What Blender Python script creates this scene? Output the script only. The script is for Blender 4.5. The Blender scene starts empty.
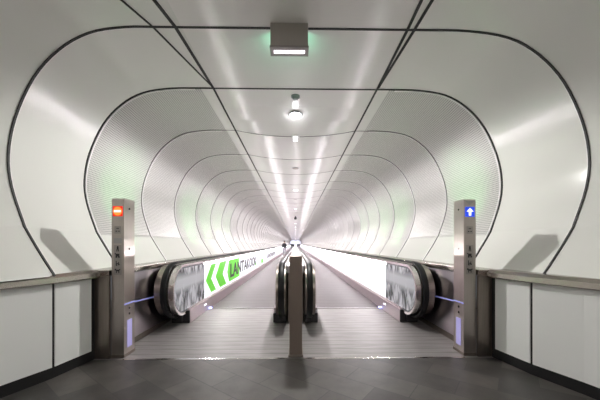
import bpy, bmesh, math, random
from mathutils import Vector, Matrix
random.seed(7)
R = math.radians
scene = bpy.context.scene
COL = scene.collection
S = 1.08                      # working units -> metres (applied once at the end)

# ------------------------------------------------------------------ materials
MATS = {}
def nodes_of(name):
    m = bpy.data.materials.new(name); m.use_nodes = True
    nt = m.node_tree
    return m, nt, nt.nodes['Principled BSDF']
def simple(name, col, rough=.5, metal=0., emit=None, estr=0., coat=0., spec=.5, noise=0., nscale=8.):
    m, nt, b = nodes_of(name)
    b.inputs['Base Color'].default_value = (*col, 1)
    b.inputs['Roughness'].default_value = rough
    b.inputs['Metallic'].default_value = metal
    b.inputs['Coat Weight'].default_value = coat
    b.inputs['Specular IOR Level'].default_value = spec
    if emit:
        b.inputs['Emission Color'].default_value = (*emit, 1)
        b.inputs['Emission Strength'].default_value = estr
    if noise:
        tc = nt.nodes.new('ShaderNodeTexCoord'); n = nt.nodes.new('ShaderNodeTexNoise')
        n.inputs['Scale'].default_value = nscale; n.inputs['Detail'].default_value = 6
        nt.links.new(tc.outputs['Object'], n.inputs['Vector'])
        mx = nt.nodes.new('ShaderNodeMix'); mx.data_type = 'RGBA'
        mx.inputs['A'].default_value = (*[c*(1-noise) for c in col], 1)
        mx.inputs['B'].default_value = (*[min(1, c*(1+noise)) for c in col], 1)
        nt.links.new(n.outputs['Fac'], mx.inputs['Factor'])
        nt.links.new(mx.outputs['Result'], b.inputs['Base Color'])
    MATS[name] = m
    return m
def brushed(name, col, rough, stretch, aniso=0., amt=.12, rot=0., metal=1.):
    """brushed metal: fine noise stretched along the brushing direction"""
    m, nt, b = nodes_of(name)
    tc = nt.nodes.new('ShaderNodeTexCoord'); mp = nt.nodes.new('ShaderNodeMapping')
    mp.inputs['Scale'].default_value = stretch
    n = nt.nodes.new('ShaderNodeTexNoise'); n.inputs['Scale'].default_value = 1; n.inputs['Detail'].default_value = 5
    nt.links.new(tc.outputs['Object'], mp.inputs['Vector']); nt.links.new(mp.outputs['Vector'], n.inputs['Vector'])
    mx = nt.nodes.new('ShaderNodeMix'); mx.data_type = 'RGBA'
    mx.inputs['A'].default_value = (*[c*(1-amt) for c in col], 1)
    mx.inputs['B'].default_value = (*[min(1, c*(1+amt)) for c in col], 1)
    nt.links.new(n.outputs['Fac'], mx.inputs['Factor']); nt.links.new(mx.outputs['Result'], b.inputs['Base Color'])
    b.inputs['Metallic'].default_value = metal; b.inputs['Roughness'].default_value = rough
    if aniso:
        b.inputs['Anisotropic'].default_value = aniso
        b.inputs['Anisotropic Rotation'].default_value = rot
        t = nt.nodes.new('ShaderNodeTangent'); t.direction_type = 'RADIAL'; t.axis = 'Z'
        nt.links.new(t.outputs['Tangent'], b.inputs['Tangent'])
    MATS[name] = m
    return m

simple('white_enamel', (.78, .78, .745), .16, noise=.015, nscale=1.5)
simple('white_ceiling', (.87, .85, .83), .17, noise=.02, nscale=1.2)
simple('dado_white', (.88, .885, .87), .35)
simple('black_gap', (.012, .012, .012), .6)
simple('black_base', (.012, .012, .013), .45)
simple('black_rubber', (.008, .008, .009), .45, spec=.3)
simple('dark_plastic', (.02, .02, .022), .4)
simple('seam_dark', (.06, .055, .055), .5)
simple('seam_mid', (.10, .09, .09), .5)
simple('seam_lip', (.86, .84, .85), .4, metal=.1)
brushed('steel_rail', (.46, .42, .39), .24, (300, 2, 300), amt=.15)
brushed('steel_post', (.54, .49, .46), .36, (120, 120, 3), aniso=.8, amt=.12)
brushed('steel_dark', (.30, .26, .23), .38, (90, 90, 3), amt=.2)
brushed('steel_brown', (.29, .235, .205), .42, (140, 140, 140), amt=.35, metal=.7)
brushed('steel_clad', (.66, .61, .65), .32, (60, 60, 2), aniso=.85, amt=.08, rot=.25)
brushed('steel_skirt', (.60, .52, .54), .38, (3, 3, 160), amt=.08, metal=.8)
brushed('newel_steel', (.34, .30, .27), .30, (5, 5, 60), amt=.3)
brushed('deck_steel', (.55, .50, .49), .4, (90, 2, 90), amt=.15)
simple('centre_cover', (.72, .69, .72), .35, metal=.3)
simple('rim_steel', (.75, .71, .70), .18, metal=1)
simple('fixture_grey', (.46, .43, .395), .5, metal=.3)
simple('fixture_frame', (.34, .31, .30), .45, metal=.3)
simple('glow_strip', (.9, .9, .9), .4, emit=(1, .93, 1), estr=2.2)
simple('glow_green', (.1, .7, .4), .4, emit=(.30, 1, .62), estr=9)
simple('glow_panel', (.85, .87, .9), .25, emit=(.90, .91, 1), estr=.95, coat=.3)
simple('glow_led', (1, 1, 1), .4, emit=(1, .945, .985), estr=115)
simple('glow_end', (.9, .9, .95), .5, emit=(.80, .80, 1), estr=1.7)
simple('glow_lamp', (1, 1, 1), .5, emit=(.93, .94, 1), estr=26)
simple('glow_lamp_far', (1, 1, 1), .5, emit=(1, .97, 1), estr=4)
simple('glow_blue', (.4, .5, 1), .4, emit=(.36, .40, 1), estr=9)
simple('glow_reflection', (.4, .42, .9), .4, emit=(.36, .40, 1), estr=.38)
simple('glow_violet', (.35, .33, .5), .4, emit=(.48, .42, 1), estr=.42)
simple('glow_white', (1, 1, 1), .4, emit=(.9, .93, 1), estr=3)
simple('sign_red', (.8, .02, .01), .3, emit=(1, .03, .01), estr=.9)
simple('sign_orange', (1, .3, .05), .3, emit=(1, .22, .03), estr=1.5)
simple('sign_white', (1, 1, 1), .3, emit=(1, 1, .98), estr=1.3)
simple('sign_blue', (.03, .1, .9), .3, emit=(.02, .08, .95), estr=.9)
simple('print_green', (.12, .62, .03), .35, emit=(.16, .80, .03), estr=.42)
simple('print_black', (.02, .02, .025), .4)
simple('film_pale', (.62, .66, .74), .35, emit=(.8, .88, 1), estr=.10)
simple('plate_pale', (.42, .41, .42), .35, metal=.4)
simple('plate_grey', (.40, .37, .35), .45, metal=.4)
simple('detector_white', (.30, .34, .33), .5)
simple('bolt', (.05, .045, .04), .4, metal=.8)
simple('jacket', (.012, .012, .016), .8)
simple('trousers', (.32, .31, .34), .85)
simple('shoes', (.02, .02, .02), .5)
simple('skin', (.52, .33, .25), .55)
simple('hair', (.015, .011, .009), .7)
simple('eye', (.03, .02, .02), .2)

def mat_glass():
    m, nt, b = nodes_of('dark_glass')
    b.inputs['Base Color'].default_value = (.10, .115, .135, 1)
    b.inputs['Roughness'].default_value = .08
    b.inputs['IOR'].default_value = 1.5
    b.inputs['Coat Weight'].default_value = .6
    MATS['dark_glass'] = m
mat_glass()

def mat_reflection_film():
    """reflections and a lit band in the dark glass, painted as pale colour"""
    m, nt, b = nodes_of('reflection_film'); L = nt.links.new
    tc = nt.nodes.new('ShaderNodeTexCoord'); mp = nt.nodes.new('ShaderNodeMapping')
    mp.inputs['Scale'].default_value = (0, 6.5, 2.6); L(tc.outputs['Object'], mp.inputs['Vector'])
    n = nt.nodes.new('ShaderNodeTexNoise'); n.inputs['Scale'].default_value = 1.25; n.inputs['Detail'].default_value = 3
    n.inputs['Distortion'].default_value = .7
    L(mp.outputs['Vector'], n.inputs['Vector'])
    r1 = nt.nodes.new('ShaderNodeMapRange'); r1.inputs['From Min'].default_value = .40; r1.inputs['From Max'].default_value = .60
    L(n.outputs['Fac'], r1.inputs['Value'])
    sx = nt.nodes.new('ShaderNodeSeparateXYZ'); L(tc.outputs['Object'], sx.inputs['Vector'])
    d = nt.nodes.new('ShaderNodeMath'); d.operation = 'SUBTRACT'; d.inputs[1].default_value = .66*S; L(sx.outputs['Z'], d.inputs[0])
    a = nt.nodes.new('ShaderNodeMath'); a.operation = 'ABSOLUTE'; L(d.outputs[0], a.inputs[0])
    r2 = nt.nodes.new('ShaderNodeMapRange'); r2.inputs['From Min'].default_value = .06; r2.inputs['From Max'].default_value = .20
    r2.inputs['To Min'].default_value = .95; r2.inputs['To Max'].default_value = 0; L(a.outputs[0], r2.inputs['Value'])
    mxm = nt.nodes.new('ShaderNodeMath'); mxm.operation = 'MAXIMUM'
    L(r1.outputs['Result'], mxm.inputs[0]); L(r2.outputs['Result'], mxm.inputs[1])
    mx = nt.nodes.new('ShaderNodeMix'); mx.data_type = 'RGBA'
    mx.inputs['A'].default_value = (.05, .06, .07, 1); mx.inputs['B'].default_value = (.66, .68, .74, 1)
    L(mxm.outputs[0], mx.inputs['Factor']); L(mx.outputs['Result'], b.inputs['Base Color'])
    b.inputs['Roughness'].default_value = .12
    MATS['reflection_film'] = m
mat_reflection_film()

def mat_perforated():
    m, nt, b = nodes_of('perforated')
    uv = nt.nodes.new('ShaderNodeUVMap')
    sc = nt.nodes.new('ShaderNodeVectorMath'); sc.operation = 'SCALE'; sc.inputs['Scale'].default_value = 1/.028
    fr = nt.nodes.new('ShaderNodeVectorMath'); fr.operation = 'FRACTION'
    sb = nt.nodes.new('ShaderNodeVectorMath'); sb.operation = 'SUBTRACT'; sb.inputs[1].default_value = (.5, .5, 0)
    ln = nt.nodes.new('ShaderNodeVectorMath'); ln.operation = 'LENGTH'
    rp = nt.nodes.new('ShaderNodeMapRange'); rp.inputs['From Min'].default_value = .25; rp.inputs['From Max'].default_value = .33
    L = nt.links.new
    L(uv.outputs['UV'], sc.inputs[0]); L(sc.outputs['Vector'], fr.inputs[0]); L(fr.outputs['Vector'], sb.inputs[0])
    L(sb.outputs['Vector'], ln.inputs[0]); L(ln.outputs['Value'], rp.inputs['Value'])
    mx = nt.nodes.new('ShaderNodeMix'); mx.data_type = 'RGBA'
    mx.inputs['A'].default_value = (.22, .22, .215, 1)
    mx.inputs['B'].default_value = (.62, .61, .59, 1)
    L(rp.outputs['Result'], mx.inputs['Factor']); L(mx.outputs['Result'], b.inputs['Base Color'])
    b.inputs['Roughness'].default_value = .40
    b.inputs['Metallic'].default_value = .25
    MATS['perforated'] = m
mat_perforated()

def mat_tiles():
    m, nt, b = nodes_of('stone_tiles')
    L = nt.links.new
    tc = nt.nodes.new('ShaderNodeTexCoord'); mp = nt.nodes.new('ShaderNodeMapping')
    mp.inputs['Rotation'].default_value = (0, 0, R(38)); mp.inputs['Location'].default_value = (.13, .21, 0)
    L(tc.outputs['Object'], mp.inputs['Vector'])
    br = nt.nodes.new('ShaderNodeTexBrick')
    br.offset = .5; br.inputs['Scale'].default_value = 1
    br.inputs['Brick Width'].default_value = .62; br.inputs['Row Height'].default_value = .31
    br.inputs['Mortar Size'].default_value = .005; br.inputs['Mortar Smooth'].default_value = .3
    br.inputs['Color1'].default_value = (.044, .041, .038, 1)
    br.inputs['Color2'].default_value = (.10, .091, .083, 1)
    br.inputs['Mortar'].default_value = (.045, .042, .04, 1)
    L(mp.outputs['Vector'], br.inputs['Vector'])
    n = nt.nodes.new('ShaderNodeTexNoise'); n.inputs['Scale'].default_value = 3.5; n.inputs['Detail'].default_value = 9; n.inputs['Roughness'].default_value = .65
    L(tc.outputs['Object'], n.inputs['Vector'])
    mr = nt.nodes.new('ShaderNodeMapRange'); mr.inputs['From Min'].default_value = .3; mr.inputs['From Max'].default_value = .7
    mr.inputs['To Min'].default_value = .7; mr.inputs['To Max'].default_value = 1.25
    L(n.outputs['Fac'], mr.inputs['Value'])
    sc = nt.nodes.new('ShaderNodeVectorMath'); sc.operation = 'SCALE'
    L(br.outputs['Color'], sc.inputs[0]); L(mr.outputs['Result'], sc.inputs['Scale'])
    L(sc.outputs['Vector'], b.inputs['Base Color'])
    b.inputs['Roughness'].default_value = .42
    MATS['stone_tiles'] = m
mat_tiles()

def mat_grooved(name, c1, c2, pitch, axis, rough, metal, dirt=.25):
    """ribbed metal: fine ribs along one axis plus uneven wear"""
    m, nt, b = nodes_of(name); L = nt.links.new
    tc = nt.nodes.new('ShaderNodeTexCoord'); sx = nt.nodes.new('ShaderNodeSeparateXYZ')
    L(tc.outputs['Object'], sx.inputs['Vector'])
    mu = nt.nodes.new('ShaderNodeMath'); mu.operation = 'MULTIPLY'; mu.inputs[1].default_value = 1/pitch
    L(sx.outputs[axis], mu.inputs[0])
    fr = nt.nodes.new('ShaderNodeMath'); fr.operation = 'FRACT'; L(mu.outputs[0], fr.inputs[0])
    gt = nt.nodes.new('ShaderNodeMath'); gt.operation = 'GREATER_THAN'; gt.inputs[1].default_value = .14; L(fr.outputs[0], gt.inputs[0])
    mx = nt.nodes.new('ShaderNodeMix'); mx.data_type = 'RGBA'
    mx.inputs['A'].default_value = (*c2, 1); mx.inputs['B'].default_value = (*c1, 1)
    L(gt.outputs[0], mx.inputs['Factor'])
    mp = nt.nodes.new('ShaderNodeMapping'); mp.inputs['Scale'].default_value = (1.2, 9, 1) if axis == 'Y' else (9, 1.2, 1)
    L(tc.outputs['Object'], mp.inputs['Vector'])
    n = nt.nodes.new('ShaderNodeTexNoise'); n.inputs['Scale'].default_value = 2.2; n.inputs['Detail'].default_value = 7
    L(mp.outputs['Vector'], n.inputs['Vector'])
    mr = nt.nodes.new('ShaderNodeMapRange'); mr.inputs['From Min'].default_value = .3; mr.inputs['From Max'].default_value = .7
    mr.inputs['To Min'].default_value = 1-dirt; mr.inputs['To Max'].default_value = 1+dirt
    L(n.outputs['Fac'], mr.inputs['Value'])
    sc = nt.nodes.new('ShaderNodeVectorMath'); sc.operation = 'SCALE'
    L(mx.outputs['Result'], sc.inputs[0]); L(mr.outputs['Result'], sc.inputs['Scale'])
    L(sc.outputs['Vector'], b.inputs['Base Color'])
    b.inputs['Roughness'].default_value = rough; b.inputs['Metallic'].default_value = metal
    MATS[name] = m
mat_grooved('landing_steel', (.31, .29, .285), (.22, .205, .20), .155, 'Y', .48, .45, .16)
mat_grooved('tread_steel', (.080, .065, .067), (.058, .048, .05), .40, 'Y', .5, .3, .14)
mat_grooved('comb_steel', (.42, .40, .40), (.12, .11, .11), .02, 'X', .45, .6, .1)

# ------------------------------------------------------------------ builders
class MB:
    def __init__(self):
        self.bm = bmesh.new()
    def box(self, x0, x1, y0, y1, z0, z1, bev=0., seg=2):
        t = bmesh.new()
        bmesh.ops.create_cube(t, size=1)
        for v in t.verts:
            v.co = Vector(((x0+x1)/2 + v.co.x*(x1-x0), (y0+y1)/2 + v.co.y*(y1-y0), (z0+z1)/2 + v.co.z*(z1-z0)))
        if bev:
            bmesh.ops.bevel(t, geom=list(t.edges), offset=bev, segments=seg, affect='EDGES', profile=.5)
        self.add(t); return self
    def add(self, t, mat_index=None):
        base = len(self.bm.verts)
        vs = [self.bm.verts.new(v.co) for v in t.verts]
        t.verts.index_update()
        for f in t.faces:
            nf = self.bm.faces.new([vs[v.index] for v in f.verts])
            nf.material_index = f.material_index if mat_index is None else mat_index
        t.free(); return self
    def prism(self, pts, axis, a, b, mi=0):
        """extrude a closed 2D outline along an axis.  axis X: pts are (y,z); Y: (x,z); Z: (x,y)"""
        def P(p, t):
            return {'X': (t, p[0], p[1]), 'Y': (p[0], t, p[1]), 'Z': (p[0], p[1], t)}[axis]
        A = [self.bm.verts.new(P(p, a)) for p in pts]; B = [self.bm.verts.new(P(p, b)) for p in pts]
        n = len(pts)
        self.bm.faces.new(A).material_index = mi; self.bm.faces.new(B[::-1]).material_index = mi
        for i in range(n):
            self.bm.faces.new((A[i], B[i], B[(i+1) % n], A[(i+1) % n])).material_index = mi
        return self
    def cyl(self, c, r, h, axis='Z', n=24, r2=None):
        t = bmesh.new()
        bmesh.ops.create_cone(t, cap_ends=True, segments=n, radius1=r, radius2=r if r2 is None else r2, depth=h)
        rot = {'Z': Matrix(), 'X': Matrix.Rotation(R(90), 4, 'Y'), 'Y': Matrix.Rotation(R(-90), 4, 'X')}[axis]
        bmesh.ops.transform(t, matrix=Matrix.Translation(c) @ rot, verts=t.verts)
        return self.add(t)
    def sphere(self, c, r, sc=(1, 1, 1), u=16, v=10):
        t = bmesh.new()
        bmesh.ops.create_uvsphere(t, u_segments=u, v_segments=v, radius=r)
        bmesh.ops.transform(t, matrix=Matrix.Translation(c) @ Matrix.Diagonal((*sc, 1)), verts=t.verts)
        return self.add(t)
    def sweep(self, frames, closed_profile=True, mi=0):
        """frames: list of lists of 3D points (same count) -> skinned tube with caps"""
        rows = [[self.bm.verts.new(p) for p in f] for f in frames]
        n = len(rows[0])
        for a, b in zip(rows, rows[1:]):
            for i in range(n if closed_profile else n-1):
                self.bm.faces.new((a[i], a[(i+1) % n], b[(i+1) % n], b[i])).material_index = mi
        if closed_profile:
            self.bm.faces.new(rows[0][::-1]).material_index = mi; self.bm.faces.new(rows[-1]).material_index = mi
        return self
    def build(self, name, mat, parent=None, smooth=None, loc=None):
        bmesh.ops.recalc_face_normals(self.bm, faces=self.bm.faces)
        me = bpy.data.meshes.new(name); self.bm.to_mesh(me); self.bm.free()
        for mm in (mat if isinstance(mat, (list, tuple)) else [mat]):
            me.materials.append(MATS[mm])
        if smooth is not None:
            for p in me.polygons: p.use_smooth = True
            me.set_sharp_from_angle(angle=R(smooth))
        o = bpy.data.objects.new(name, me); COL.objects.link(o)
        if parent: o.parent = parent
        if parent and loc is None:                 # geometry was given in world terms
            off = Vector(parent.location)
            p = parent.parent
            while p: off += Vector(p.location); p = p.parent
            me.transform(Matrix.Translation(-off))
        if loc is not None: o.location = loc
        return o
def tag(o, label=None, cat=None, group=None, kind=None):
    if label: o['label'] = label
    if cat: o['category'] = cat
    if group: o['group'] = group
    if kind: o['kind'] = kind
    return o
def struct(o): o['kind'] = 'structure'; return o
def thing(name, label, cat, loc, group=None):
    o = bpy.data.objects.new(name, None); COL.objects.link(o); o.location = loc
    o.empty_display_size = .1
    return tag(o, label, cat, group)

# ------------------------------------------------------------------ the tunnel tube
EYE = 1.25
YEND = 150.0
PITCH = 1.37
Y1, Y2 = 2.69, 3.735
RAILZ = .97
# half profile of the tube (x, z) measured from the photo, top edge of the wall -> rail
KP = [(1.07, 3.29), (1.235, 3.29), (1.62, 3.285), (1.98, 3.225), (2.265, 3.065), (2.5, 2.805), (2.675, 2.425), (2.738, 2.08),
      (2.708, 1.79), (2.60, 1.46), (2.565, 1.38), (2.44, 1.17), (2.30, .955)]
def catmull(pts, sub=4):
    out = []
    for i in range(len(pts)-1):
        p0 = Vector(pts[max(i-1, 0)]); p1 = Vector(pts[i]); p2 = Vector(pts[i+1]); p3 = Vector(pts[min(i+2, len(pts)-1)])
        for k in range(sub):
            t = k/sub
            out.append(.5*((2*p1) + (p2-p0)*t + (2*p0-5*p1+4*p2-p3)*t*t + (3*p1-p0-3*p2+p3)*t**3))
    out.append(Vector(pts[-1]))
    return out
PROF = catmull(KP, 4)
I_PERF0, I_PERF1 = 1*4, 10*4            # perforated sheet between these profile rows
def side_scale(side, y):
    """the entrance bay widens towards the viewer's hall"""
    def lerp(tab):
        for (a, b), (c, d) in zip(tab, tab[1:]):
            if y <= c: return b + (d-b)*(y-a)/(c-a)
        return tab[-1][1]
    if side < 0: return lerp([(-5, 1.20), (.5, 1.16), (2.2, 1.02), (Y1, .975), (Y2, 1.0), (999, 1.0)])
    return lerp([(-5, 1.24), (.5, 1.20), (2.2, 1.07), (Y1, 1.03), (Y2, 1.0), (999, 1.0)])
def wall_pt(side, i, y, bow=0.):
    p = PROF[i]; k = side_scale(side, y)
    w = min(1, max(0, (p.x-1.235)/.8))
    x = p.x*(1 + (k-1)*w)
    return Vector((side*(x + bow*w), y, p.y))
RINGS = [Y1, Y2]
while RINGS[-1] + PITCH < YEND: RINGS.append(RINGS[-1] + PITCH)

def arc_len():
    L = [0]
    for a, b in zip(PROF, PROF[1:]): L.append(L[-1] + (b-a).length)
    return L
ARC = arc_len()
def build_wall(side, name):
    bm = bmesh.new(); uvl = bm.loops.layers.uv.new('UVMap')
    cuts = [-4.0, .5, 2.2] + RINGS + [YEND]
    np_ = len(PROF)
    for j, (ya, yb) in enumerate(zip(cuts, cuts[1:])):
        perf = ya >= Y2-1e-6
        nsub = 5 if perf and ya < 45 else 1
        ys = [ya + (yb-ya)*t/nsub for t in range(nsub+1)]
        rows = [[bm.verts.new(wall_pt(side, i, y, (.022*math.sin(math.pi*(y-ya)/(yb-ya)) if nsub > 1 else 0))) for i in range(np_)] for y in ys]
        for a, b, y_a, y_b in zip(rows, rows[1:], ys, ys[1:]):
            for i in range(np_-1):
                vs = (a[i], a[i+1], b[i+1], b[i]) if side > 0 else (a[i], b[i], b[i+1], a[i+1])
                f = bm.faces.new(vs); f.smooth = True
                f.material_index = 1 if perf and I_PERF0 <= i < I_PERF1 else 0
                for l in f.loops:
                    idx = i if l.vert in (a[i], b[i]) else i+1
                    l[uvl].uv = (ARC[idx], y_a if l.vert in (a[i], a[i+1]) else y_b)
    me = bpy.data.meshes.new(name); bm.to_mesh(me); bm.free()
    me.materials.append(MATS['white_enamel']); me.materials.append(MATS['perforated'])
    o = bpy.data.objects.new(name, me); COL.objects.link(o)
    return struct(o)
build_wall(-1, 'wall_left'); build_wall(1, 'wall_right')

def sag(y): return .11*min(1, max(0, (y-Y2-.5)/.87))
def ceil_z(x, y):
    return 3.29 - sag(y)*(1-(min(abs(x), 1.07)/1.07)**2)
cm = bmesh.new()
xs = [-1.07 + 2.14*i/16 for i in range(17)]
cuts = [-4.0] + RINGS[:2] + [Y2+.5, Y2+.9] + RINGS[2:] + [YEND]
for ya, yb in zip(cuts, cuts[1:]):
    A = [cm.verts.new((x, ya, ceil_z(x, ya))) for x in xs]; B = [cm.verts.new((x, yb, ceil_z(x, yb))) for x in xs]
    for i in range(16):
        f = cm.faces.new((A[i], B[i], B[i+1], A[i+1])); f.smooth = True
me = bpy.data.meshes.new('ceiling'); cm.to_mesh(me); cm.free(); me.materials.append(MATS['white_ceiling'])
struct(bpy.data.objects.new('ceiling', me)); COL.objects.link(bpy.data.objects['ceiling'])

# ring seams between the bays: a dark gap with a bright steel lip along it
def ring_path(y):
    L = [wall_pt(-1, i, y) for i in range(len(PROF)-1, -1, -1)]
    C = [Vector((x, y, ceil_z(x, y))) for x in xs[1:-1]]
    Rr = [wall_pt(1, i, y) for i in range(len(PROF))]
    return L, C, Rr
def ring_strip(mb, path, y0, y1, h, mi):
    n = len(path)
    frames = []
    for i, p in enumerate(path):
        t = (path[min(i+1, n-1)] - path[max(i-1, 0)]); t.y = 0; t.normalize()
        nrm = Vector((t.z, 0, -t.x))                # towards the tunnel axis for a left->top->right walk
        a = p + nrm*(-.004); b = p + nrm*h
        frames.append([Vector((a.x, p.y+y0, a.z)), Vector((a.x, p.y+y1, a.z)), Vector((b.x, p.y+y1, b.z)), Vector((b.x, p.y+y0, b.z))])
    mb.sweep(frames, mi=mi)
for k, y in enumerate(RINGS):
    mb = MB(); L, C, Rr = ring_path(y)
    if k == 0:
        ring_strip(mb, L + C + Rr, -.011, .011, .006, 0)
        ring_strip(mb, L[:-6], .011, .018, .004, 1); ring_strip(mb, Rr[6:], .011, .018, .004, 1)
        mats = ['black_gap', 'seam_lip']
    elif k == 1:
        ring_strip(mb, L + C + Rr, -.012, .012, .006, 0)
        ring_strip(mb, L[:-5], .012, .036, .012, 1); ring_strip(mb, Rr[5:], .012, .036, .012, 1)
        mats = ['black_gap', 'seam_lip']
    else:
        ring_strip(mb, L + C + Rr, -.006, .006, .005, 0)
        ring_strip(mb, L[:-5], .006, .030, .012, 1); ring_strip(mb, Rr[5:], .006, .030, .012, 1)
        mats = ['seam_mid', 'seam_lip']
    struct(mb.build('trim_%d' % (k+1), mats, smooth=40))
TN = len(RINGS)
# long ceiling gaps
def gap_line(pts, w, n):
    mb = MB(); fr = []
    for (x, y) in pts:
        z = 3.29
        fr.append([Vector((x-w/2, y, z+.004)), Vector((x+w/2, y, z+.004)), Vector((x+w/2, y, z-.008)), Vector((x-w/2, y, z-.008))])
    mb.sweep(fr); struct(mb.build('trim_%d' % n, 'black_gap'))
gap_line([(-1.28, .5), (-1.18, 2.38), (-1.125, Y1), (-1.07, Y2)], .03, TN+1)
gap_line([(-1.07, Y2), (-1.07, YEND)], .024, TN+2)
gap_line([(-1.9, .5), (-1.47, 2.35), (-1.335, Y1), (-1.075, Y2-.04)], .016, TN+3)
gap_line([(1.05, .5), (1.05, 2.35), (1.062, Y1), (1.07, Y2)], .026, TN+4)
gap_line([(1.07, Y2), (1.07, YEND)], .024, TN+5)
gap_line([(1.18, .5), (1.14, 2.35), (1.128, Y1), (1.078, Y2-.04)], .026, TN+6)

# ------------------------------------------------------------------ floor, dado walls, ends
mb = MB(); mb.box(-4.2, 4.2, -4, 3.12, -.12, 0); struct(mb.build('floor', 'stone_tiles'))
mb = MB(); mb.box(-4.2, 4.2, 3.12, 5.56, -.14, -.02); mb.box(-4.2, 4.2, 5.56, YEND, -.14, 0); struct(mb.build('floor_tunnel', 'steel_dark'))
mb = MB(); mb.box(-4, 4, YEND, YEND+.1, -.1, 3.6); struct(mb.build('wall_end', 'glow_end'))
mb = MB(); mb.box(-4.2, 4.2, -4.1, -4, -.1, 3.6); struct(mb.build('wall_back', 'steel_brown'))

DADO = [(2.185, 3.15), (2.265, 2.70), (2.40, 2.33), (2.70, 1.2), (2.93, -3.98)]
def dado_frames(side, pts, off0, off1, z0, z1):
    fr = []
    for (x, y) in pts:
        fr.append([Vector((side*(x+off0), y, z0)), Vector((side*(x+off1), y, z0)), Vector((side*(x+off1), y, z1)), Vector((side*(x+off0), y, z1))])
    return fr
def cut_dado(y):
    for (xa, ya), (xb, yb) in zip(DADO, DADO[1:]):
        if yb <= y <= ya: return (xa + (xb-xa)*(ya-y)/(ya-yb), y)
    return DADO[-1]
for side, nm in ((-1, 'left'), (1, 'right')):
    joints = [3.105, 2.70, 1.2, -.4, -2.0, -3.98]
    mb = MB()
    for a, b in zip(joints, joints[1:]):
        p = [cut_dado(a-.013)] + [q for q in DADO if b+.02 < q[1] < a-.02] + [cut_dado(b+.013)]
        mb.sweep(dado_frames(side, p, -.006, .0035, .105, .882))
    struct(mb.build('wall_lower_%s' % nm, 'dado_white'))
    mb = MB(); mb.sweep(dado_frames(side, [(x, y) for x, y in DADO], .004, .06, 0, .9)); struct(mb.build('baseboard_%s' % nm, 'black_base'))
    # steel rail capping the white lower panels: sloped front lip
    mb = MB(); fr = []
    for (x, y) in DADO:
        fr.append([Vector((side*(x-.045), y, .885)), Vector((side*(x-.055), y, .895)), Vector((side*(x-.05), y, .94)), Vector((side*(x-.015), y, .972)), Vector((side*(x+.16), y, .975)), Vector((side*(x+.16), y, .885))])
    mb.sweep(fr)
    o = mb.build('steel_rail', 'steel_rail', smooth=30)
    tag(o, 'brushed steel rail capping the white panel wall on the %s of the entrance' % nm, 'rail', 'rails on the entrance walls')

# side ledges behind the balustrades (steel deck and its cap rail)
for side, nm in ((-1, 'left'), (1, 'right')):
    mb = MB(); mb.box(min(side*1.995, side*2.42), max(side*1.995, side*2.42), 4.5, YEND, .86, .905)
    struct(mb.build('trim_deck_%s' % nm, 'deck_steel'))
    # outer cladding between the gate post and the walkway's newel
    t = thing('cladding_panel', 'brushed steel side cladding between the %s gate post and the handrail end' % nm, 'cladding', (side*2.06, 3.4, 0), 'steel claddings')
    mb = MB(); mb.box(min(side*2.05, side*2.08), max(side*2.05, side*2.08), 3.36, 5.2, 0, .895); mb.build('face_sheet', 'steel_clad', t)
    mb = MB(); mb.box(min(side*2.046, side*2.30), max(side*2.046, side*2.30), 3.155, 60, .905, .968, .008); mb.build('cap_rail', 'steel_rail', t)
    mb = MB(); mb.box(min(side*2.044, side*2.05), max(side*2.044, side*2.05), 3.36, 5.2, 0, .07); mb.build('kick_strip', 'steel_dark', t)
    mb = MB(); mb.prism([(3.40, .532), (3.40, .546), (4.20, .494), (4.20, .484)], 'X', *sorted((side*2.046, side*2.0499))); tag(mb.build('reflection_line', 'glow_reflection', t), 'slim blue reflection painted as a glowing line')  # blue reflection in the brushed cladding, painted as a glowing strip
    mb = MB(); mb.box(min(side*2.037, side*2.20), max(side*2.037, side*2.20), 3.145, 3.175, 0, .905)
    mb.build('return_panel', 'steel_dark', t)

# ------------------------------------------------------------------ gate posts with signal signs
def pictogram(k, x0, yf, z):
    """small dark pictograms: walker, trolley, pushchair, dog (each one joined silhouette)"""
    mb = MB()
    def R_(u0, u1, v0, v1): mb.box(x0+u0, x0+u1, yf-.0025, yf, z+v0, z+v1)
    def C_(u, v, r): mb.cyl((x0+u, yf-.0013, z+v), r, .0025, 'Y', 12)
    if k == 0: C_(0, .020, .009); R_(-.010, .010, -.012, .014); R_(-.013, -.004, -.032, -.010); R_(.004, .013, -.032, -.010)
    if k == 1: R_(-.022, .018, -.012, .018); R_(-.032, -.020, .012, .024); C_(-.014, -.018, .010); C_(.014, -.018, .010)
    if k == 2: R_(-.020, -.012, -.020, .026); R_(-.014, .014, -.010, .0); C_(-.012, -.022, .009); C_(.012, -.016, .009); R_(.007, .014, -.010, .014)
    if k == 3: R_(-.020, .018, -.006, .012); R_(-.032, -.016, .004, .022); R_(.014, .028, .006, .018); R_(-.019, -.010, -.026, -.004); R_(.008, .017, -.026, -.004)
    return mb
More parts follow.
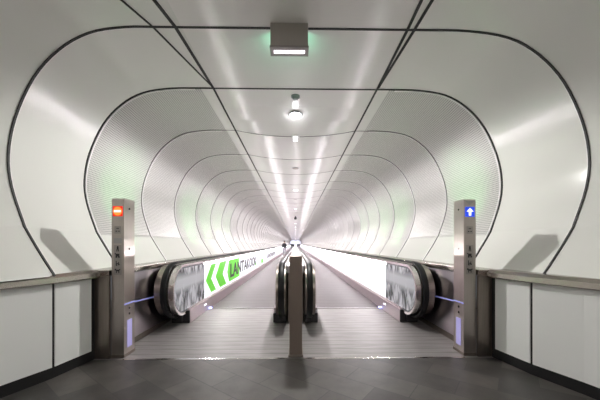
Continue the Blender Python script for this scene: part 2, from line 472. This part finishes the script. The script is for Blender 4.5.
def gate_post(side):
    nm = 'left' if side < 0 else 'right'
    lab = ('tall steel gate post on the left showing a lit red no-entry sign' if side < 0 else 'tall steel gate post on the right showing a lit blue arrow sign')
    x0, x1 = sorted((side*1.895, side*2.03)); xc = (x0+x1)/2; yf, yb = 3.18, 3.385
    t = thing('gate_post', lab, 'post', (xc, (yf+yb)/2, 0), 'walkway gate posts')
    mb = MB(); mb.prism([(yf, 0), (yf, 1.745), (yf+.02, 1.762), (yb, 1.762), (yb, 0)], 'X', x0, x1)
    mb.build('column', 'steel_post', t)
    mb = MB(); mb.box(x0-.006, x1+.006, yf-.006, yb+.006, 0, .03, .003); mb.build('foot_plate', 'steel_dark', t)
    zs = 1.618
    mb = MB(); mb.box(xc-.053, xc+.053, yf-.004, yf, zs-.055, zs+.055, .0015)
    if side < 0:
        s = mb.build('no_entry_sign', 'sign_red', t)
        tag(s, 'lit red no-entry sign')
        mb = MB(); mb.cyl((xc, yf-.0055, zs), .048, .003, 'Y', 32); mb.build('disc', 'sign_orange', s)
        mb = MB(); mb.box(xc-.036, xc+.036, yf-.009, yf-.007, zs-.011, zs+.011); mb.build('bar', 'sign_white', s)
    else:
        s = mb.build('arrow_sign', 'sign_blue', t)
        tag(s, 'lit blue sign with a white up arrow')
        mb = MB(); mb.prism([(xc-.012, zs-.042), (xc+.012, zs-.042), (xc+.012, zs+.002), (xc+.038, zs+.002), (xc, zs+.042), (xc-.038, zs+.002), (xc-.012, zs+.002)], 'Y', yf-.007, yf-.004)
        mb.build('arrow', 'sign_white', s)
        mb = MB(); mb.prism([(xc-.05, 1.742), (xc+.05, 1.742), (xc, 1.69)], 'Y', yf-.002, yf); mb.build('triangle_mark', 'plate_pale', t)
    mb = MB(); mb.box(xc-.037, xc+.037, yf-.002, yf, 1.37, 1.455, .001); p = mb.build('card_plate', 'plate_grey', t)
    for u0, u1, v0, v1 in ((-.014, .014, 1.424, 1.432), (-.022, -.006, 1.392, 1.402), (.006, .022, 1.392, 1.402)):
        mb = MB(); mb.box(xc+u0, xc+u1, yf-.004, yf-.002, v0, v1); mb.build('card_mark', 'print_black', p)
    if side < 0:
        mb = MB(); mb.box(xc-.045, xc+.045, yf-.002, yf, 1.262, 1.322, .001); mb.build('blank_plate', 'plate_pale', t)
    mb = MB(); mb.box(xc-.042, xc+.042, yf-.002, yf, .915, 1.245, .001); p = mb.build('pictogram_plate', 'plate_grey' , t)
    for k, z in enumerate((1.205, 1.13, 1.045, .96)): pictogram(k, xc, yf-.002, z).build('pictogram', 'print_black', p)
    xi = side*1.895; d = -side
    for z in (1.655, 1.20, .53, .465):
        mb = MB(); mb.cyl((xi+d*.002, yf+.10, z), .011 if z > 1 else .013, .006, 'X', 14); mb.build('bolt', 'bolt', t)
    mb = MB(); a, b = sorted((xi, xi+d*.004)); mb.box(a, b, yf+.055, yf+.15, .09, .40, .0015); s = mb.build('sensor_window', 'glow_violet', t)
    tag(s, 'violet lit sensor window')
    mb = MB(); a, b = sorted((xi, xi+d*.003)); mb.box(a, b, yf+.004, yb-.002, .578, .592); tag(mb.build('reflection_line', 'glow_reflection', t), 'slim blue reflection painted as a glowing line')  # same blue reflection carried across the post side as a glowing strip
    return t
gate_post(-1); gate_post(1)

# low brown steel post in the middle
t = thing('divider_post', 'slim brown steel post standing between the two walkway entrances', 'post', (0, 3.28, 0))
mb = MB(); mb.box(-.068, .074, 3.18, 3.38, .02, 1.12, .004); mb.build('column', 'steel_brown', t)
mb = MB(); mb.box(-.08, .086, 3.165, 3.395, 0, .02, .003); mb.build('foot_plate', 'steel_dark', t)

# ------------------------------------------------------------------ the two moving walkways
NF, NR, NZ = 4.42, .40, .555          # newel centre (y), radius, centre (z)
WEND = 118.0
def stadium(y0c, r, zc, yend, n=18):
    """outline in (y,z): semicircle at the near end, square at the far end"""
    pts = [(yend, zc-r)]
    for i in range(n+1):
        a = -math.pi/2 - math.pi*i/n
        pts.append((y0c + r*math.cos(a), zc + r*math.sin(a)))
    pts.append((yend, zc+r))
    return pts
def handrail(parent, xc, w=.085):
    path = [(WEND, NZ+NR)] + [(y, NZ+NR) for y in (60, 20, 8)]
    n = 22
    for i in range(n+1):
        a = math.pi/2 + math.pi*i/n
        path.append((NF + NR*math.cos(a), NZ + NR*math.sin(a)))
    path.append((NF+.25, NZ-NR))
    fr = []
    for i, (y, z) in enumerate(path):
        a = path[max(i-1, 0)]; b = path[min(i+1, len(path)-1)]
        ty, tz = b[0]-a[0], b[1]-a[1]; l = math.hypot(ty, tz); ty /= l; tz /= l
        ny, nz = tz, -ty                       # outward
        if i < 4: ny, nz = 0, 1
        h = .032
        prof = [(-w/2+.008, 0), (-w/2, .008), (-w/2, h-.01), (-w/2+.012, h), (w/2-.012, h), (w/2, h-.01), (w/2, .008), (w/2-.008, 0)]
        fr.append([Vector((xc+u, y+ny*v, z+nz*v)) for u, v in prof])
    mb = MB(); mb.sweep(fr)
    return mb.build('handrail', 'black_rubber', parent, smooth=40)
def xbox(mb, a, b, *rest, **k):
    mb.box(min(a, b), max(a, b), *rest, **k); return mb
def text_mesh(body, size):
    cu = bpy.data.curves.new('t', 'FONT'); cu.body = body; cu.size = size; cu.extrude = .002; cu.offset = .012; cu.align_x = 'LEFT'; cu.resolution_u = 3
    o = bpy.data.objects.new('t', cu); COL.objects.link(o)
    dg = bpy.context.evaluated_depsgraph_get()
    me = bpy.data.meshes.new_from_object(o.evaluated_get(dg))
    bpy.data.objects.remove(o); return me
def walkway(side):
    nm = 'left' if side < 0 else 'right'
    lab = ('left moving walkway with green chevrons on its lit white outer balustrade' if side < 0 else 'right moving walkway with a plain lit white outer balustrade')
    t = thing('moving_walkway', lab, 'moving walkway', (side*1.02, 4.5, 0), 'moving walkways')
    s = side
    # landing plate, comb, belt
    lp = thing('landing_plate', 'ribbed pale steel landing plate in front of the %s walkway' % nm, 'floor plate', (s*1.02, 3.125, -.02), 'landing plates')
    mb = MB(); xbox(mb, s*.002, s*2.04, 3.125, 5.56, -.02, -.003); mb.build('plate', 'landing_steel', lp)
    mb = MB(); xbox(mb, s*.09, s*1.88, 3.121, 3.15, -.02, 0); mb.build('threshold_strip', 'rim_steel', lp)
    mb = MB(); xbox(mb, s*.36, s*1.68, 5.56, 5.62, 0, .006); mb.build('comb_plate', 'comb_steel', t)
    mb = MB(); xbox(mb, s*.36, s*1.68, 5.62, WEND, 0, .003); mb.build('tread_belt', 'tread_steel', t)
    # outer side
    mb = MB(); mb.prism(stadium(NF, NR-.02, NZ, WEND), 'X', s*1.755, s*1.995); mb.build('balustrade_body', 'newel_steel', t, smooth=30)
    mb = MB()
    for r0, xa, xb in ((NR-.012, 1.72, 1.80),):
        o_, i_ = stadium(NF, r0, NZ, WEND), stadium(NF, r0-.035, NZ, WEND)
        n = len(o_)
        A = [[mb.bm.verts.new((s*x, *p)) for p in pp] for x, pp in ((xa, o_), (xa, i_), (xb, i_), (xb, o_))]
        for i in range(n-1):
            for q in range(4):
                mb.bm.faces.new((A[q][i], A[q][i+1], A[(q+1) % 4][i+1], A[(q+1) % 4][i]))
    mb.build('rim_profile', 'rim_steel', t, smooth=30)
    g = stadium(NF, NR-.05, NZ, 5.44)
    mb = MB(); mb.prism(g, 'X', s*1.732, s*1.742); gp = mb.build('glass_pane', 'dark_glass', t, smooth=30)
    tag(gp, 'dark glass end pane')
    # thin sheet carrying the glass's reflections and bright band as painted colour
    mb = MB(); mb.prism(stadium(NF, NR-.075, NZ, 5.42), 'X', s*1.7295, s*1.732)
    mb.build('painted_reflection', 'reflection_film', gp)
    # lit panels
    ys = [5.45]; 
    while ys[-1] < WEND-1.6 and len(ys) < 99: ys.append(ys[-1] + (1.37 if ys[-1] < 60 else 2.74))
    panels = []
    for ya, yb in zip(ys, ys[1:]):
        mb = MB(); xbox(mb, s*1.732, s*1.752, ya+.002, yb-.002, NZ-NR+.06, NZ+NR-.055)
        panels.append(mb.build('lit_panel', 'glow_panel', t))
    mb = MB(); xbox(mb, s*1.724, s*1.74, 5.45, WEND, NZ+NR-.080, NZ+NR-.052); tag(mb.build('led_strip', 'glow_led', t), 'bright white LED line under the handrail')
    if s < 0:
        xi = -1.732
        def chev(y0, w, zt=.84, zb=.27, zm=.55, lean=.36):
            return [(y0, zm), (y0+lean, zt), (y0+lean+w, zt), (y0+w, zm), (y0+lean+w, zb), (y0+lean, zb)]
        for y0, w in ((5.52, .36), (6.20, .60)):
            mb = MB(); mb.prism(chev(y0, w), 'X', xi, xi+.002); mb.build('chevron', 'print_green', panels[0])
        mb = MB(); mb.prism([(7.25, .55), (7.45, .84), (8.75, .84), (8.85, .28), (7.45, .28)], 'X', xi, xi+.002); mb.build('green_block', 'print_green', panels[1])
        for y0, w, z0, z1 in ((12.1, .35, .36, .52), (14.4, .9, .30, .50)):
            mb = MB(); mb.prism([(y0, z0), (y0, z1), (y0+w, z1), (y0+w, z0)], 'X', xi, xi+.002); mb.build('green_block', 'print_green', panels[4])
        for body, y0, size, sx, pz, pi in (('LANTAKOOK', 7.55, .50, 1.62, .385, 2), ('LANTAKOOK', 17.5, .34, 3.2, .42, 8)):
            me = text_mesh(body, size)
            me.materials.clear(); me.materials.append(MATS['print_black'])
            # text x -> +Y (reads left to right for a walker facing the left side), text y -> Z
            me.transform(Matrix(((0, 0, 1, 0), (sx, 0, 0, 0), (0, 1, 0, 0), (0, 0, 0, 1))))
            me.transform(Matrix.Translation((xi+.004, y0, pz)))
            me.transform(Matrix.Translation(-Vector(t.location)))
            o = bpy.data.objects.new('lettering', me); COL.objects.link(o); o.parent = panels[pi]
    mb = MB(); xbox(mb, s*1.68, s*1.75, 4.575, WEND, .0, .205); xbox(mb, s*1.70, s*1.75, 4.60, WEND, .205, .225)
    mb.build('skirt', 'steel_skirt', t)
    mb = MB(); xbox(mb, s*1.684, s*1.97, 4.555, 4.75, .0, .20, .012); xbox(mb, s*1.78, s*1.94, 4.50, 4.6, .03, .21, .02); mb.build('newel_base', 'dark_plastic', t)
    mb = MB(); xbox(mb, s*1.676, s*1.68, 5.28, 5.40, .12, .138); tag(mb.build('marker_light', 'glow_white', t), 'small lit skirt lamp')
    handrail(t, s*1.85)
    # inner side
    mb = MB(); mb.prism(stadium(NF, NR-.02, NZ, WEND), 'X', s*.145, s*.285); mb.build('balustrade_body', 'newel_steel', t, smooth=30)
    mb = MB(); xbox(mb, s*.285, s*.31, 4.75, WEND, .16, .86); mb.build('inner_panel', 'steel_skirt', t)
    mb = MB(); xbox(mb, s*.27, s*.355, 4.72, WEND, 0, .2); mb.build('skirt', 'steel_skirt', t)
    mb = MB(); xbox(mb, s*.145, s*.355, 4.55, 4.74, 0, .155, .012); xbox(mb, s*.15, s*.25, 4.48, 4.6, .03, .17, .02); mb.build('newel_base', 'dark_plastic', t)
    handrail(t, s*.205)
    # blue-white comb lights at both ends of the comb
    for xa, xb in ((.357, .375), (1.64, 1.68)):
        mb = MB(); xbox(mb, s*xa, s*xb, 5.565, 5.62, .006, .022); tag(mb.build('comb_light', 'glow_blue', t), 'blue lit comb lamp')
    return t
walkway(-1); walkway(1)
t = thing('centre_deck', 'pale steel cover running between the two inner handrails', 'cover', (0, 4.4, 0))
mb = MB(); mb.box(-.143, .143, 4.5, WEND, .80, .915, .004); mb.build('cover_plate', 'centre_cover', t)
mb = MB(); mb.box(-.12, .12, 4.62, WEND, 0, .80); mb.build('core', 'steel_dark', t)

# ------------------------------------------------------------------ ceiling fittings
t = thing('sign_box', 'grey box sign hanging from the ceiling near the front, lit strip beneath', 'sign', (-.058, 2.68, 3.29))
xa, xb = -.232, .116
mb = MB(); mb.box(xa, xb, 2.62, 2.735, 3.075, 3.288, .004); mb.build('housing', 'fixture_grey', t)
mb = MB(); mb.box(xa-.006, xb+.006, 2.612, 2.743, 3.058, 3.075, .003); mb.build('bottom_frame', 'fixture_frame', t)
mb = MB(); mb.box(xa+.03, xb-.03, 2.655, 2.695, 3.053, 3.059); mb.build('light_strip', 'glow_strip', t)
mb = MB(); mb.box(xa+.01, xb-.01, 2.735, 2.739, 3.085, 3.28); tag(mb.build('sign_face', 'glow_green', t), 'green lit rear sign face')

t = thing('smoke_detector', 'small round detector on the ceiling just in front of the brightest lamp', 'detector', (0, 3.92, 3.29))
z = ceil_z(0, 3.92)
mb = MB(); mb.cyl((0, 3.92, z-.008), .062, .016); mb.build('base', 'detector_white', t)
mb = MB(); mb.cyl((0, 3.92, z-.03), .034, .03, r2=.05); mb.build('head', 'detector_white', t)
mb = MB(); mb.cyl((0, 3.92, z-.020), .045, .006); mb.build('vent_ring', 'dark_plastic', t)

lamp_y = [4.42, 10.05, 15.3, 20.6, 26, 31.4, 36.8, 42.2, 47.6, 53, 61, 72, 84, 97, 111]
ordn = ['second', 'third', 'fourth', 'fifth', 'sixth', 'seventh', 'eighth', 'ninth', 'tenth', 'eleventh', 'twelfth', 'thirteenth', 'fourteenth', 'fifteenth']
for k, y in enumerate(lamp_y):
    z = ceil_z(0, y)
    lab = 'round ceiling downlight nearest the entrance, shining brightest' if k == 0 else 'round ceiling downlight, %s from the tunnel entrance' % ordn[k-1]
    t = thing('ceiling_downlight', lab, 'light', (0, y, z), 'downlights along the tunnel ceiling')
    r = .085 if k == 0 else .08
    mb = MB(); mb.cyl((0, y, z-.006), r+.02, .012); mb.build('bezel', 'detector_white', t)
    mb = MB(); mb.cyl((0, y, z-.018), r, .014, r2=r); mb.build('diffuser', 'glow_lamp' if k == 0 else 'glow_lamp_far', t)
# paired spot
y = 5.18; z = ceil_z(0, y)
t = thing('twin_spot', 'pair of small ceiling lamps just beyond the brightest downlight', 'light', (0, y, z))
mb = MB(); mb.box(-.07, .07, y-.15, y+.15, z-.010, z, .003); mb.build('plate', 'white_ceiling', t)
for dy in (-.07, .07):
    mb = MB(); mb.cyl((0, y+dy, z-.014), .04, .01); mb.build('lamp', 'glow_white', t)
for y, lab in ((7.2, 'dark round ceiling speaker beyond the twin lamps'), (12.2, 'small dark ceiling disc between the second and third downlights'), (13.6, 'small dark ceiling disc just before the third downlight'), (17.3, 'small dark ceiling disc beyond the third downlight')):
    z = ceil_z(0, y)
    t = thing('ceiling_speaker', lab, 'speaker', (0, y, z), 'dark ceiling discs')
    mb = MB(); mb.cyl((0, y, z-.008), .075, .016); mb.build('grille', 'steel_dark', t)
    mb = MB(); mb.cyl((0, y, z-.006), .088, .012); mb.build('rim', 'plate_pale', t)
y = 19.4; z = ceil_z(0, y)
t = thing('dome_camera', 'black dome camera hanging from the ceiling far down the tunnel', 'camera', (0, y, z))
mb = MB(); mb.cyl((0, y, z-.03), .05, .06); mb.cyl((0, y, z-.09), .10, .10, r2=.06); mb.build('mount', 'dark_plastic', t, smooth=40)
mb = MB(); mb.sphere((0, y, z-.15), .10); mb.build('dome', 'black_rubber', t, smooth=60)

# ------------------------------------------------------------------ people
def skinned(name, verts, edges, radii, mat, parent, root=0, levels=1):
    me = bpy.data.meshes.new(name); me.from_pydata(verts, edges, [])
    o = bpy.data.objects.new(name, me); COL.objects.link(o)
    o.modifiers.new('s', 'SKIN'); sv = me.skin_vertices[0].data
    for i, r in enumerate(radii):
        sv[i].radius = r if isinstance(r, tuple) else (r, r)
        sv[i].use_root = (i == root)
    sd = o.modifiers.new('d', 'SUBSURF'); sd.levels = levels; sd.render_levels = levels
    dg = bpy.context.evaluated_depsgraph_get()
    m2 = bpy.data.meshes.new_from_object(o.evaluated_get(dg)); bpy.data.objects.remove(o)
    m2.name = name; m2.materials.clear(); m2.materials.append(MATS[mat])
    for p in m2.polygons: p.use_smooth = True
    o = bpy.data.objects.new(name, m2); COL.objects.link(o); o.parent = parent
    return o
def person(loc, label):
    """walker coming towards the viewer (faces -Y), left leg forward"""
    t = thing('person', label, 'person', loc, 'people in the tunnel')
    J = {'pel': (0, 0, .93), 'wai': (0, 0, 1.06), 'che': (0, 0, 1.28), 'nec': (0, 0, 1.46), 'nk2': (0, -.01, 1.53), 'hd1': (0, -.02, 1.60), 'hd2': (0, -.02, 1.69),
         'sl': (.17, 0, 1.40), 'el': (.23, .06, 1.13), 'wl': (.21, -.06, .90), 'sr': (-.17, 0, 1.40), 'er': (-.23, .08, 1.13), 'wr': (-.22, .06, .88),
         'hl': (.09, 0, .88), 'kl': (.10, -.14, .50), 'al': (.10, -.20, .10), 'tl': (.11, -.34, .035), 'hr': (-.09, 0, .88), 'kr': (-.10, .06, .49), 'ar': (-.10, .26, .14), 'tr': (-.10, .14, .035)}
    K = list(J)
    E = [('pel', 'wai'), ('wai', 'che'), ('che', 'nec'), ('nec', 'nk2'), ('nk2', 'hd1'), ('hd1', 'hd2'), ('che', 'sl'), ('sl', 'el'), ('el', 'wl'), ('che', 'sr'), ('sr', 'er'), ('er', 'wr'),
         ('pel', 'hl'), ('hl', 'kl'), ('kl', 'al'), ('al', 'tl'), ('pel', 'hr'), ('hr', 'kr'), ('kr', 'ar'), ('ar', 'tr')]
    rad = {'pel': (.14, .10), 'wai': (.13, .09), 'che': (.15, .10), 'nec': .07, 'nk2': .05, 'hd1': (.07, .085), 'hd2': (.075, .09), 'sl': .06, 'el': .042, 'wl': .03, 'sr': .06, 'er': .042, 'wr': .03,
           'hl': .085, 'kl': .055, 'al': .038, 'tl': .03, 'hr': .085, 'kr': .055, 'ar': .038, 'tr': .03}
    V = [J[k] for k in K]; EI = [(K.index(a), K.index(b)) for a, b in E]
    # hands: a palm with four fingers and a thumb on each wrist
    RR = [rad[k] for k in K]
    for w, d in (('wl', 1), ('wr', -1)):
        wx, wy, wz = J[w]; base = len(V)
        V.append((wx, wy-.015, wz-.06)); RR.append((.03, .016)); EI.append((K.index(w), base))
        for f in range(4):
            V.append((wx+.002, wy-.045+f*.02, wz-.11)); RR.append(.009); EI.append((base, len(V)-1))
            V.append((wx-.012*d, wy-.048+f*.02, wz-.165+abs(f-1.4)*.012)); RR.append(.008); EI.append((len(V)-2, len(V)-1))
        V.append((wx-.012*d, wy-.055, wz-.085)); RR.append(.010); EI.append((base, len(V)-1))
    skinned('body', V, EI, RR, 'skin', t)
    def sub(name, keys, edges, extra, mat, swap={}):
        kk = [k for k in keys]
        vs = [swap.get(k, J[k]) for k in kk]
        rr = [tuple(q + extra for q in rad[k]) if isinstance(rad[k], tuple) else rad[k] + extra for k in kk]
        return skinned(name, vs, [(kk.index(a), kk.index(b)) for a, b in edges], rr, mat, t)
    sub('jacket', ['wai', 'pel', 'che', 'nec', 'sl', 'el', 'wl', 'sr', 'er', 'wr'], [('pel', 'wai'), ('wai', 'che'), ('che', 'nec'), ('che', 'sl'), ('sl', 'el'), ('el', 'wl'), ('che', 'sr'), ('sr', 'er'), ('er', 'wr')], .032, 'jacket', {'pel': (0, 0, .86)})
    sub('trousers', ['pel', 'hl', 'kl', 'al', 'hr', 'kr', 'ar'], [('pel', 'hl'), ('hl', 'kl'), ('kl', 'al'), ('pel', 'hr'), ('hr', 'kr'), ('kr', 'ar')], .022, 'trousers')
    for a, b in (('al', 'tl'), ('ar', 'tr')):
        pa = Vector(J[a]); pb = Vector(J[b])
        skinned('shoe', [(pa.x, pa.y+.03, pa.z-.05), (pa.x, (pa.y+pb.y)/2, (pa.z+pb.z)/2-.02), (pb.x, pb.y-.03, pb.z+.012)], [(0, 1), (1, 2)], [(.045, .05), (.045, .045), (.04, .03)], 'shoes', t)
    mb = MB(); mb.sphere((0, .012, 1.70), .10, (.92, 1.0, .95)); 
    for v in list(mb.bm.verts):
        if v.co.y < -.035 and v.co.z < 1.745: v.co.y = -.035
    mb.build('hair', 'hair', t, smooth=60, loc=(0, 0, 0))
    mb = MB()
    for x in (-.032, .032): mb.sphere((x, -.104, 1.655), .012, u=8, v=6)
    mb.build('eyes', 'eye', t, loc=(0, 0, 0))
    mb = MB(); mb.sphere((0, -.115, 1.63), .016, (.8, 1, 1.4), 8, 6)
    for x in (-.083, .083): mb.sphere((x, -.01, 1.635), .022, (.4, .8, 1.3), 8, 6)
    mb.build('nose_and_ears', 'skin', t, loc=(0, 0, 0))
    mb = MB(); mb.sphere((0, -.103, 1.592), .022, (1, .4, .3), 8, 6); mb.build('mouth', 'eye', t, loc=(0, 0, 0))
    return t
def copy_tree(o, parent=None):
    c = o.copy(); COL.objects.link(c)
    if parent: c.parent = parent
    for ch in list(o.children): copy_tree(ch, c)
    return c
p0 = person((-1.22, 31.0, 0), 'person in black jacket and grey trousers walking nearest on the left walkway')
PEOPLE = [((-.98, 68, 0), 'far person in dark jacket, leftmost of the distant group'), ((-.56, 71, 0), 'far person in dark jacket, second from left in the distant group'),
          ((.60, 69, 0), 'far person in dark jacket, third from left in the distant group'), ((1.05, 72, 0), 'far person in dark jacket, rightmost of the distant group')]
for loc, lab in PEOPLE:
    c = copy_tree(p0); c.location = loc; c['label'] = lab
for o in [p0] + [o for o in scene.objects if o.name.startswith('person.')]:
    o.scale = (.97/S*1.04,)*3

# ------------------------------------------------------------------ lights
def light(kind, name, loc, energy, col=(1, 1, 1), rot=(0, 0, 0), **kw):
    l = bpy.data.lights.new(name, kind); l.energy = energy; l.color = col
    for k, v in kw.items(): setattr(l, k, v)
    o = bpy.data.objects.new(name, l); COL.objects.link(o); o.location = loc; o.rotation_euler = rot
    return o
light('SPOT', 'downlight_beam', (0, 4.52, 3.19), 330, (1, .985, .95), shadow_soft_size=.045, spot_size=R(172), spot_blend=.25)
light('POINT', 'downlight_glow', (0, 4.44, 3.15), 1.6, (.95, .95, 1), shadow_soft_size=.05)
light('AREA', 'added_hall_fill', (0, -1.8, 3.2), 115, (1, .98, .96), shape='RECTANGLE', size=4.2, size_y=2.4)  # added soft fill from behind the viewer, no lamp known there
for sd in (-1, 1):  # added spots without fixtures, tinting the perforated walls green
    for y, e in ((4.4, 80), (7.2, 75), (8.55, 75), (9.9, 70), (11.3, 70)):
        p = Vector((sd*2.1, y, 1.0)); q = Vector((sd*2.8, y+.1, 2.0))
        o = light('SPOT', 'added_green_tint', p, e, (.25, 1, .25), shadow_soft_size=.03, spot_size=R(52), spot_blend=.7)
        o.rotation_euler = (q-p).to_track_quat('-Z', 'Y').to_euler()
for k, y in enumerate(lamp_y[1:]):
    light('SPOT', 'downlight_beam', (0, y, 3.11), 700 if y < 55 else 1500, (1, .94, .96), shadow_soft_size=.1, spot_size=R(165), spot_blend=.4)

w = bpy.data.worlds.new('world'); scene.world = w; w.use_nodes = True
w.node_tree.nodes['Background'].inputs['Color'].default_value = (.9, .92, 1, 1)
w.node_tree.nodes['Background'].inputs['Strength'].default_value = .15

# ------------------------------------------------------------------ camera
cam = bpy.data.cameras.new('camera'); co = bpy.data.objects.new('camera', cam); COL.objects.link(co)
co.location = (0, 0, EYE); co.rotation_euler = (R(90), 0, R(-.9))
cam.sensor_width = 36; cam.lens = 285/600*36; cam.shift_y = 44.5/600; cam.clip_start = .05; cam.clip_end = 500
scene.camera = co

# ------------------------------------------------------------------ working units -> metres
done = set()
for o in scene.objects:
    o.location = Vector(o.location)*S
    if o.type == 'MESH' and o.data.name not in done:
        done.add(o.data.name); o.data.transform(Matrix.Scale(S, 4))
    if o.type == 'LIGHT':
        o.data.energy *= S*S; o.data.shadow_soft_size *= S

scene.view_settings.view_transform = 'Standard'
scene.view_settings.look = 'None'
scene.view_settings.exposure = -.3
scene.view_settings.gamma = 1
scene.view_settings.use_curve_mapping = False
